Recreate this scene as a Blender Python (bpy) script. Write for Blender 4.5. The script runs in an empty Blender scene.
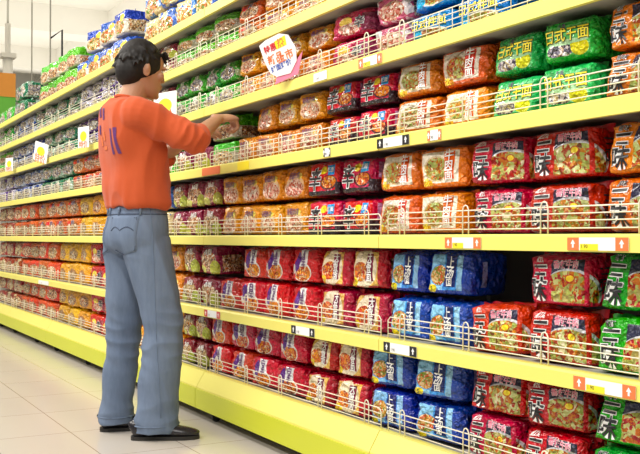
import bpy, bmesh, math, random
from mathutils import Vector, Matrix, noise, Quaternion
random.seed(7)
S = bpy.context.scene
COL = S.collection

# ------------------------------------------------------------------ camera, world, lights, exposure
CAMZ = 0.87; CAMY = -1.716; ALPHA = math.radians(29.2)
cd = bpy.data.cameras.new('camera'); cam = bpy.data.objects.new('camera', cd); COL.objects.link(cam)
cd.sensor_width = 36; cd.lens = 930*36/640; cd.clip_end = 200; cd.clip_start = .05
fwd = Vector((-math.cos(ALPHA), math.sin(ALPHA), math.tan(math.radians(.62)))).normalized()
cam.location = (0, CAMY, CAMZ); cam.rotation_euler = fwd.to_track_quat('-Z', 'Y').to_euler()
S.camera = cam
w = bpy.data.worlds.new('world'); S.world = w; w.use_nodes = True
w.node_tree.nodes['Background'].inputs[0].default_value = (1, .97, .93, 1)
w.node_tree.nodes['Background'].inputs[1].default_value = 0.24
def area(name, loc, size, energy, color=(1, .97, .92), rot=(0, 0, 0)):
    l = bpy.data.lights.new(name, 'AREA'); l.shape = 'RECTANGLE'; l.size, l.size_y = size; l.energy = energy; l.color = color
    o = bpy.data.objects.new(name, l); o.location = loc; o.rotation_euler = rot; COL.objects.link(o); return o
area('aisle_light_row', (-5, -1.9, 3.95), (13, .12), 290, rot=(math.radians(24), 0, 0))
area('aisle_light_row', (-3, -4.2, 3.95), (13, .12), 270, rot=(math.radians(44), 0, 0))
area('hall_ceiling_fill', (-17, 2, 4.8), (14, 14), 560, (1, .96, .86), rot=(math.pi, 0, 0))  # added fill facing up, unseen, brightens the far hall ceiling
V = S.view_settings; V.view_transform = 'Standard'; V.look = 'None'; V.gamma = 1; V.use_curve_mapping = False; V.exposure = 0.10

# ------------------------------------------------------------------ node helpers
def rgba(c): return (c[0], c[1], c[2], 1)
class NT:
    def __init__(s, name, rough=.5, spec=.5, coat=0., metal=0.):
        s.m = bpy.data.materials.new(name); s.m.use_nodes = True; s.t = s.m.node_tree; s.n = s.t.nodes
        s.b = s.n['Principled BSDF']; s.b.inputs['Roughness'].default_value = rough
        s.b.inputs['Specular IOR Level'].default_value = spec; s.b.inputs['Coat Weight'].default_value = coat
        s.b.inputs['Coat Roughness'].default_value = .06
        s.b.inputs['Metallic'].default_value = metal
    def L(s, a, b): s.t.links.new(a, b)
    def math(s, op, a, b=None, c=None):
        n = s.n.new('ShaderNodeMath'); n.operation = op
        for i, v in enumerate((a, b, c)):
            if v is None: continue
            if hasattr(v, 'links'): s.L(v, n.inputs[i])
            else: n.inputs[i].default_value = v
        return n.outputs[0]
    def mix(s, f, a, b):
        n = s.n.new('ShaderNodeMix'); n.data_type = 'RGBA'
        for i, v in ((0, f), (6, a), (7, b)):
            if hasattr(v, 'links'): s.L(v, n.inputs[i])
            elif i == 0: n.inputs[0].default_value = v
            else: n.inputs[i].default_value = rgba(v)
        return n.outputs[2]
    def coord(s, which='Object'):
        return s.n.new('ShaderNodeTexCoord').outputs[which]
    def noise(s, vec, scale, detail=3, rough=.55):
        n = s.n.new('ShaderNodeTexNoise'); n.inputs['Scale'].default_value = scale; n.inputs['Detail'].default_value = detail
        n.inputs['Roughness'].default_value = rough; s.L(vec, n.inputs['Vector']); return n
    def voro(s, vec, scale):
        n = s.n.new('ShaderNodeTexVoronoi'); n.inputs['Scale'].default_value = scale; s.L(vec, n.inputs['Vector']); return n
    def ramp(s, f, stops, const=False):
        n = s.n.new('ShaderNodeValToRGB'); cr = n.color_ramp
        if const: cr.interpolation = 'CONSTANT'
        while len(cr.elements) < len(stops): cr.elements.new(.5)
        for e, (p, c) in zip(cr.elements, stops): e.position = p; e.color = rgba(c)
        s.L(f, n.inputs[0]); return n.outputs[0]
    def bump(s, h, strength, dist=.01):
        n = s.n.new('ShaderNodeBump'); n.inputs['Strength'].default_value = strength; n.inputs['Distance'].default_value = dist
        s.L(h, n.inputs['Height']); s.L(n.outputs[0], s.b.inputs['Normal'])
    def base(s, c):
        if hasattr(c, 'links'): s.L(c, s.b.inputs['Base Color'])
        else: s.b.inputs['Base Color'].default_value = rgba(c)

def plain(name, c, rough=.5, spec=.5, var=.06, scale=8, metal=0., bump=0.):
    k = NT(name, rough, spec, metal=metal); co = k.coord(); n = k.noise(co, scale)
    k.base(k.mix(n.outputs[0], tuple(x*(1-var) for x in c), tuple(min(1, x*(1+var)) for x in c)))
    if bump: k.bump(n.outputs[0], bump)
    return k.m

# ------------------------------------------------------------------ mesh helpers
def obj(name, verts, faces, mats, parent=None, smooth=False, loc=None, fmat=None, uvs=None):
    me = bpy.data.meshes.new(name); me.from_pydata([tuple(v) for v in verts], [], faces)
    for m in (mats if isinstance(mats, (list, tuple)) else [mats]): me.materials.append(m)
    if fmat: me.polygons.foreach_set('material_index', fmat)
    if smooth: me.polygons.foreach_set('use_smooth', [True]*len(me.polygons))
    if uvs:
        uv = me.uv_layers.new(name='UVMap')
        for l in me.loops: uv.data[l.index].uv = uvs[l.vertex_index]
    me.update(); o = bpy.data.objects.new(name, me); COL.objects.link(o)
    if parent: o.parent = parent
    if loc: o.location = loc
    return o
def empty(name, loc=(0, 0, 0), rz=0):
    o = bpy.data.objects.new(name, None); o.empty_display_size = .1; o.location = loc; o.rotation_euler = (0, 0, rz); COL.objects.link(o); return o
def tag(o, label, cat, group=None):
    o['label'] = label; o['category'] = cat
    if group: o['group'] = group
    return o
def struct(o): o['kind'] = 'structure'; return o
class MB:
    def __init__(s): s.v = []; s.f = []; s.m = []
    def box(s, a, b, mi=0):
        i = len(s.v); x0, y0, z0 = a; x1, y1, z1 = b
        s.v += [(x0,y0,z0),(x1,y0,z0),(x1,y1,z0),(x0,y1,z0),(x0,y0,z1),(x1,y0,z1),(x1,y1,z1),(x0,y1,z1)]
        q = [(0,3,2,1),(4,5,6,7),(0,1,5,4),(1,2,6,5),(2,3,7,6),(3,0,4,7)]
        s.f += [tuple(i+k for k in t) for t in q]; s.m += [mi]*6; return s
    def prism(s, prof, x0, x1, mi=0):          # profile of (y,z) extruded along x
        i = len(s.v); n = len(prof)
        s.v += [(x0, y, z) for y, z in prof]+[(x1, y, z) for y, z in prof]
        for k in range(n): s.f.append((i+k, i+(k+1) % n, i+n+(k+1) % n, i+n+k)); s.m.append(mi)
        s.f.append(tuple(i+k for k in reversed(range(n)))); s.f.append(tuple(i+n+k for k in range(n))); s.m += [mi, mi]; return s
    def tube(s, pts, r, n=6, mi=0, closed=False):
        pts = [Vector(p) for p in pts]; i0 = len(s.v); N = len(pts)
        for j, p in enumerate(pts):
            a = pts[(j-1) % N] if (closed or j > 0) else p; b = pts[(j+1) % N] if (closed or j < N-1) else p
            d = (b-a).normalized(); u = d.orthogonal() if abs(d.y) > .9 else d.cross(Vector((0, 1, 0)))
            u.normalize(); v = d.cross(u); rr = r[j] if isinstance(r, (list, tuple)) else r
            for k in range(n):
                t = 2*math.pi*k/n; s.v.append(tuple(p+u*math.cos(t)*rr+v*math.sin(t)*rr))
        for j in range(N if closed else N-1):
            for k in range(n):
                a = i0+j*n; b = i0+((j+1) % N)*n
                s.f.append((a+k, a+(k+1) % n, b+(k+1) % n, b+k)); s.m.append(mi)
        if not closed:
            s.f.append(tuple(i0+k for k in reversed(range(n)))); s.f.append(tuple(i0+(N-1)*n+k for k in range(n))); s.m += [mi, mi]
        return s
    def add(s, verts, faces, mi=0):
        i = len(s.v); s.v += [tuple(v) for v in verts]; s.f += [tuple(i+k for k in f) for f in faces]; s.m += [mi]*len(faces); return s
    def build(s, name, mats, parent=None, smooth=False, loc=None):
        return obj(name, s.v, s.f, mats, parent, smooth, loc, s.m)

_tc = {}
def glyphs(txt, size, offset=0., bold=0.):
    """flat triangulated text in its own plane, centred: (verts2d, faces)"""
    key = (txt, round(size, 4), round(offset, 4))
    if key in _tc: return _tc[key]
    cu = bpy.data.curves.new('t', 'FONT'); cu.body = txt; cu.size = 1; cu.offset = offset; cu.resolution_u = 2
    cu.align_x = 'CENTER'; cu.align_y = 'CENTER'; cu.space_line = .82; cu.fill_mode = 'FRONT'
    o = bpy.data.objects.new('t', cu); COL.objects.link(o)
    dg = bpy.context.evaluated_depsgraph_get(); me = bpy.data.meshes.new_from_object(o.evaluated_get(dg))
    bm = bmesh.new(); bm.from_mesh(me); bmesh.ops.triangulate(bm, faces=bm.faces)
    bm.verts.index_update()
    vs = [(v.co.x, v.co.y) for v in bm.verts]; fs = [tuple(v.index for v in f.verts) for f in bm.faces]
    bm.free(); bpy.data.objects.remove(o); bpy.data.meshes.remove(me); bpy.data.curves.remove(cu)
    if vs:
        cx = (min(v[0] for v in vs)+max(v[0] for v in vs))/2; cy = (min(v[1] for v in vs)+max(v[1] for v in vs))/2
        vs = [((x-cx)*size, (y-cy)*size) for x, y in vs]
    _tc[key] = (vs, fs); return _tc[key]

# ------------------------------------------------------------------ materials of the place
M = {}
M['yellow'] = plain('yellow_shelf_metal', (.86, .78, .17), .35, .5, .03, 3)
M['lime'] = plain('lime_kick_metal', (.62, .66, .03), .35, .5, .05, 2)
M['shelfmetal'] = plain('grey_shelf_metal', (.42, .41, .36), .5, .4, .05)
M['backpanel'] = plain('shade_grey_panel', (.16, .15, .14), .6, .3, .08)  # base colour darkened to carry the shade deep inside the shelves
M['wire'] = plain('cream_coated_wire', (.90, .84, .66), .3, .6, .02)
M['castor'] = plain('black_rubber', (.02, .02, .02), .5)
M['white'] = plain('white_card', (.92, .92, .90), .35, .5, .02)
M['black'] = plain('black_ink', (.012, .012, .015), .4)
M['orange_ink'] = plain('orange_ink', (.85, .20, .06), .4)
M['yellow_ink'] = plain('yellow_ink', (.95, .80, .03), .4)
M['pink_ink'] = plain('pink_ink', (.85, .25, .38), .4)
M['red_ink'] = plain('red_ink', (.60, .02, .03), .4)
M['purple_ink'] = plain('purple_ink', (.12, .03, .16), .5)
M['blue_ink'] = plain('blue_ink', (.05, .10, .45), .4)
M['plaster'] = plain('warm_white_plaster', (.86, .84, .78), .8, .2, .02, 1)

# floor tiles
k = NT('cream_floor_tiles', .16, .5); co = k.coord(); mp = k.n.new('ShaderNodeMapping'); k.L(co, mp.inputs[0])
mp.inputs['Location'].default_value = (3.65, .66, 0)
br = k.n.new('ShaderNodeTexBrick'); br.offset = 0; br.squash = 1; k.L(mp.outputs[0], br.inputs['Vector'])
br.inputs['Scale'].default_value = 1; br.inputs['Brick Width'].default_value = .52; br.inputs['Row Height'].default_value = .349
br.inputs['Mortar Size'].default_value = .0022; br.inputs['Mortar Smooth'].default_value = .1
br.inputs['Color1'].default_value = (.62, .565, .50, 1); br.inputs['Color2'].default_value = (.60, .55, .49, 1); br.inputs['Mortar'].default_value = (.26, .20, .15, 1)
n = k.noise(co, 3.5, 5); k.base(k.mix(k.math('MULTIPLY', n.outputs[0], .22), br.outputs['Color'], (.48, .44, .39)))
k.bump(br.outputs['Fac'], -.25, .002); M['floor'] = k.m

struct(MB().box((-30, -9, -.06), (6, 9, 0)).build('floor', M['floor']))

# ------------------------------------------------------------------ the hall beyond
ceil = MB().box((-30, -9, 5.6), (6, 9, 5.7)).build('ceiling', M['plaster']); struct(ceil)
for i, x in enumerate((-6, -10.5, -15, -19.5, -24)):
    struct(MB().prism([(-9, 5.05), (9, 5.05), (9, 5.6), (-9, 5.6)], x-.35, x+.35).build('trim_%d' % (i+1), M['plaster']))
struct(MB().box((-30, 3.9, 5.15), (6, 4.5, 5.6)).build('trim_6', M['plaster']))
struct(MB().box((-26.2, -9, 0), (-26, 9, 5.6)).build('wall_back', M['plaster']))
struct(MB().prism([(-9, 4.05), (9, 4.05), (9, 4.35), (-9, 4.35)], -26, -25.3).prism([(-9, 3.5), (9, 3.5), (9, 3.62), (-9, 3.62)], -26, -25.5).build('trim_7', M['plaster']))
M['awning'] = plain('orange_fascia_board', (.85, .34, .05), .5); M['green_fascia'] = plain('green_fascia_board', (.16, .55, .06), .5)
a = empty('fascia_sign', (-15.5, .30, 0))
MB().box((-.06, -1.7, 3.12), (.06, 1.0, 3.5)).build('orange_board', M['awning'], a)
MB().box((-.05, -1.7, 2.6), (.05, 1.0, 3.12)).build('green_board', M['green_fascia'], a)
MB().box((-.04, -1.6, 0), (.04, -1.5, 2.6)).build('post', M['shelfmetal'], a); MB().box((-.04, .8, 0), (.04, .9, 2.6)).build('post', M['shelfmetal'], a)
tag(a, 'orange and green fascia board beyond the far end of the shelves', 'sign')
c = empty('ceiling_column', (-17.5, 1.56, 0))
MB().tube([(0, 0, 0), (0, 0, 4.2)], .09, 16).build('shaft', M['plaster'], c, True)
MB().tube([(0, 0, 4.2), (0, 0, 4.75)], .05, 12).box((-.13, -.13, 4.12), (.13, .13, 4.2)).build('bracket', M['plaster'], c)
MB().tube([(0, 0, 4.75), (0, 0, 5.6)], .02, 8).build('rod', M['shelfmetal'], c)
tag(c, 'slim white column rising behind the far left shelf end', 'column')
def hanger(x, y, z0, arm, label):
    h = empty('hanging_rod', (x, y, 0))
    MB().tube([(0, 0, z0), (0, 0, 5.6)], .012, 6).build('rod', M['shelfmetal'], h)
    if arm: MB().tube([(0, 0, z0+.53), (0, .18, z0+.68), (0, .18, z0+.2)], .016, 6).build('bracket', M['black'], h)
    tag(h, label, 'hanging rod')
hanger(-14.5, 1.63, 3.4, True, 'thin ceiling rod with angled black bracket above the far shelves')
hanger(-16.0, 1.67, 3.2, False, 'thin plain ceiling rod left of the bracketed rod')

# ------------------------------------------------------------------ shelving
JO = [-10.45, -8.89, -7.33, -5.77, -4.21, -2.65, -1.09]
ZS = {1: .215, 2: .53, 3: .878, 4: 1.21, 5: 1.50, 6: 1.755, 7: 1.985}
ORD = {1: 'bottom shelf', 2: 'second shelf up', 3: 'third shelf up', 4: 'fourth shelf up', 5: 'fifth shelf up', 6: 'sixth shelf up', 7: 'top shelf'}
SHELFNAME = {1: 'base deck', 2: 'second shelf', 3: 'third shelf', 4: 'fourth shelf', 5: 'fifth shelf', 6: 'sixth shelf', 7: 'top shelf'}
BAY = ['past the left edge of the photo', 'at the far left', 'second bay from the far left', 'third bay from the far left', 'in the bay behind the man',
       "in the bay at the man's reach", 'in the middle bay', 'in the bay at the right edge']
BAY = {-10.45: 'farthest bay on the left', -8.89: 'second farthest bay', -7.33: 'third farthest bay', -5.77: 'bay behind the man', -4.21: 'bay right of the man', -2.65: 'rightmost bay'}
fence_cache = {}
def fence_mesh(L, H=.066, dense=False):
    mb = MB(); r = .0017
    for z in (.010, .030, .048): mb.tube([(.012, 0, z), (L-.012, 0, z)], r)
    mb.tube([(.012, 0, -.004), (.012, 0, H-.012), (.024, 0, H), (L-.024, 0, H), (L-.012, 0, H-.012), (L-.012, 0, -.004)], r*1.15)
    ups = []; n = 5
    for i in range(n):
        x = .10+(L-.2)*i/(n-1); up = MB(); ups.append(up)
        up.tube([(x-.014, -.003, -.004), (x-.014, -.003, H+.002), (x-.008, -.003, H+.013), (x, -.003, H+.016), (x+.008, -.003, H+.013), (x+.014, -.003, H+.002), (x+.014, -.003, -.004)], r*1.2)
    if dense:
        for i in range((n-1)*5+1):
            if i % 5 == 0: continue
            x = .10+(L-.2)*i/((n-1)*5); mb.tube([(x, .0, -.004), (x, .0, H)], r*.8, 5)
    return mb, ups
L = 1.56; FM = {0: fence_mesh(L-.02), 1: fence_mesh(L-.02, dense=True)}
for bi in range(len(JO)-1):
    x0, x1 = JO[bi], JO[bi+1]; visible = bi
    bay = BAY.get(round(x0, 2), 'bay beyond the picture edge')
    for s, z in ZS.items():
        if x0 < -10.5 or x0 > -1.1:
            if s not in (1, 2, 3, 4, 5, 6, 7): continue
        if s == 7 and x0 > -2: pass
        g = 0.002
        if s == 1:
            t = empty('base_deck', (x0, 0, 0))
            MB().prism([(.45, .06), (.0, .06), (.0, z-.006), (.45, z-.006)], g, L-g).build('deck', M['shelfmetal'], t)
            MB().prism([(-.045, .135), (-.002, .06), (-.001, .2), (.03, z), (.03, z+.002), (-.004, z+.002), (-.045, z-.065)], g, L-g).build('slanted_rail', M['yellow'], t)
            MB().prism([(-.052, .05), (-.0465, .05), (-.0465, .142), (-.052, .142)], g, L-g).build('kick_panel', M['lime'], t)
            for xx in (.12, L-.55):
                MB().tube([(xx, .0, .022), (xx+.022, .0, .022)], .0215, 14).build('castor', M['castor'], t)
                MB().box((xx+.005, -.01, .03), (xx+.017, .03, .06)).build('castor_bracket', M['shelfmetal'], t)
            MB().box((.01, .06, 0), (L-.01, .44, .06)).build('plinth', M['backpanel'], t)
            tag(t, 'yellow and lime base deck of the shelving, ' + bay, 'shelf base', 'base decks of the shelving')
        else:
            t = empty('shelf', (x0, 0, z))
            MB().box((g, .012, -.03), (L-g, .45, -.002)).build('board', M['shelfmetal'], t)
            MB().prism([(-.008, -.045), (.008, -.045), (.011, -.004), (.03, -.002), (.03, 0), (-.002, 0), (-.008, -.006)], g, L-g).build('price_rail', M['yellow'], t)
            tag(t, 'yellow-edged grey metal %s, %s' % (SHELFNAME[s], bay), 'shelf', 'shelves of the long noodle aisle')
        if s < 7:
            f = empty('wire_guard', (x0+.01, .016, z+.005))
            key = 1 if (s >= 5 or (s == 4 and x0 < -3)) and x0 > -7 else 0
            if key not in fence_cache:
                fence_cache[key] = [FM[key][0].build('rails', M['wire'], f, True)]+[u_.build('upright_loop', M['wire'], f, True) for u_ in FM[key][1]]
            else:
                for src in fence_cache[key]:
                    cc = src.copy(); cc.parent = f; COL.objects.link(cc)
            tag(f, 'cream wire guard on the %s front edge, %s' % (SHELFNAME[s], bay), 'wire guard', 'wire guards along the shelf fronts')
    p = empty('gondola_back', (x0, .455, 0))
    MB().box((.024, 0, .05), (L-g, .02, 2.12)).build('panel', M['backpanel'], p)
    MB().box((g, 0, 0), (.023, .05, 2.14)).build('upright', M['shelfmetal'], p)
    tag(p, 'shade-darkened back panel of the shelving, ' + bay, 'back panel', 'back panels of the shelving')

# ------------------------------------------------------------------ noodle packs
FOODS = {
 'food': [(0, (.16, .04, .015)), (.3, (.62, .30, .07)), (.42, (.80, .60, .30)), (.5, (.16, .26, .04)), (.58, (.60, .12, .02)), (.7, (.85, .74, .50))],
 'greenfood': [(0, (.14, .04, .015)), (.28, (.42, .38, .12)), (.40, (.40, .46, .12)), (.48, (.55, .20, .05)), (.56, (.38, .05, .03)), (.64, (.56, .58, .24)), (.74, (.78, .70, .45))],
 'redfood': [(0, (.40, .03, .01)), (.3, (.70, .13, .02)), (.45, (.85, .36, .08)), (.55, (.42, .03, .01)), (.66, (.88, .62, .35))],
 'pinkfood': [(0, (.34, .06, .05)), (.3, (.70, .28, .20)), (.42, (.88, .60, .45)), (.52, (.48, .12, .05)), (.62, (.92, .80, .66))],
 'clear': [(0, (.05, .02, .015)), (.3, (.36, .17, .07)), (.42, (.66, .44, .22)), (.49, (.12, .05, .03)), (.56, (.82, .66, .46)), (.65, (.50, .16, .05)), (.76, (.90, .84, .72))],
 'clearmix': [(0, (.03, .03, .04)), (.3, (.20, .18, .24)), (.41, (.56, .50, .46)), (.48, (.06, .05, .08)), (.56, (.52, .40, .24)), (.66, (.84, .84, .84))],
}
def pack_mat(name, base, layers, rough=.22):
    k = NT('film_' + name, rough, .4, coat=.4); uvn = k.n.new('ShaderNodeUVMap'); sx = k.n.new('ShaderNodeSeparateXYZ'); k.L(uvn.outputs[0], sx.inputs[0])
    oi = k.n.new('ShaderNodeObjectInfo'); co = k.coord()
    sh = k.n.new('ShaderNodeVectorMath'); sh.operation = 'ADD'; k.L(co, sh.inputs[0])
    cm = k.n.new('ShaderNodeCombineXYZ'); k.L(k.math('MULTIPLY', oi.outputs['Random'], 9), cm.inputs[0]); k.L(cm.outputs[0], sh.inputs[1]); P = sh.outputs[0]
    wob = k.noise(P, 14, 2)
    U = k.math('ADD', sx.outputs[0], k.math('MULTIPLY', k.math('SUBTRACT', wob.outputs[0], .5), .05))
    Vv = k.math('ADD', sx.outputs[1], k.math('MULTIPLY', k.math('SUBTRACT', wob.outputs[0], .5), .06))
    def col(c, sc=55):
        if isinstance(c, str):
            v = k.voro(P, sc*.95); v2 = k.voro(P, sc*2.0); n = k.noise(P, 34, 3); f = k.math('ADD', k.math('ADD', k.math('MULTIPLY', v.outputs['Color'], .42), k.math('MULTIPLY', v2.outputs['Color'], .30)), k.math('MULTIPLY', n.outputs[0], .34))
            # break voronoi colour to a value
            return k.ramp(f, FOODS[c], True)
        return c
    c = base
    for ly in layers:
        kind, a, cc = ly[0], ly[1], ly[2]
        if kind == 'r':
            u0, u1, v0, v1 = a
            m = k.math('MULTIPLY', k.math('MULTIPLY', k.math('GREATER_THAN', U, u0), k.math('LESS_THAN', U, u1)), k.math('MULTIPLY', k.math('GREATER_THAN', Vv, v0), k.math('LESS_THAN', Vv, v1)))
        elif kind == 'e':
            cu, cv, ru, rv = a
            d = k.math('ADD', k.math('POWER', k.math('ABSOLUTE', k.math('DIVIDE', k.math('SUBTRACT', U, cu), ru)), 2), k.math('POWER', k.math('ABSOLUTE', k.math('DIVIDE', k.math('SUBTRACT', Vv, cv), rv)), 2))
            m = k.math('LESS_THAN', d, 1)
        elif kind == 's':   # sparse printed flecks over the whole bag
            n = k.noise(P, a[0], 2); m = k.math('GREATER_THAN', n.outputs[0], a[1])
        c = k.mix(m, c, col(cc, ly[3] if len(ly) > 3 else 55))
    hs = k.n.new('ShaderNodeHueSaturation'); k.L(k.math('ADD', .485, k.math('MULTIPLY', oi.outputs['Random'], .03)), hs.inputs['Hue']); k.L(k.math('ADD', .78, k.math('MULTIPLY', k.math('FRACT', k.math('MULTIPLY', oi.outputs['Random'], 17)), .36)), hs.inputs['Value']); hs.inputs['Saturation'].default_value = 1.10; k.L(c, hs.inputs['Color'])
    k.base(hs.outputs[0])
    n1 = k.noise(P, 13, 4, .62); n2 = k.noise(P, 24, 2, .5); rdg = k.math('ABSOLUTE', k.math('SUBTRACT', n2.outputs[0], .5))
    k.bump(k.math('SUBTRACT', k.math('MULTIPLY', n1.outputs[0], 1.3), k.math('MULTIPLY', rdg, 1.8)), .95, .030)
    return k.m
SIDE = lambda c: ('r', (1.12, 1.62, .1, .88), c)
RED = (.60, .012, .02); GRN = (.02, .36, .04); ORG = (.84, .17, .01); BLU = (.004, .03, .36); AMB = (.82, .30, .015); MAR = (.26, .01, .04)
def bowlpic(cu, cv, ru, rv, food, rim=(.95, .93, .88)): return [('e', (cu, cv, ru*1.12, rv*1.12), rim), ('e', (cu, cv, ru, rv), food)]
three = lambda side: [('r', (.40, .97, .07, .93), (.025, .025, .06)), ('e', (.74, .26, .50, .50), (.62, .62, .66)), ('e', (.70, .22, .50, .49), 'greenfood', 34), ('r', (-1, 4, -.5, .07), side), ('r', (.97, 1.05, 0, 1.1), side), ('r', (.2, .40, -1, 2), side),
        ('e', (.74, .56, .075, .085), (.50, .06, .02)), ('e', (.74, .56, .06, .065), (.90, .70, .1)), ('r', (-1, .40, -1, 2), side), ('r', (1.45, 1.62, .1, .9), 'greenfood')]
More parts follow.
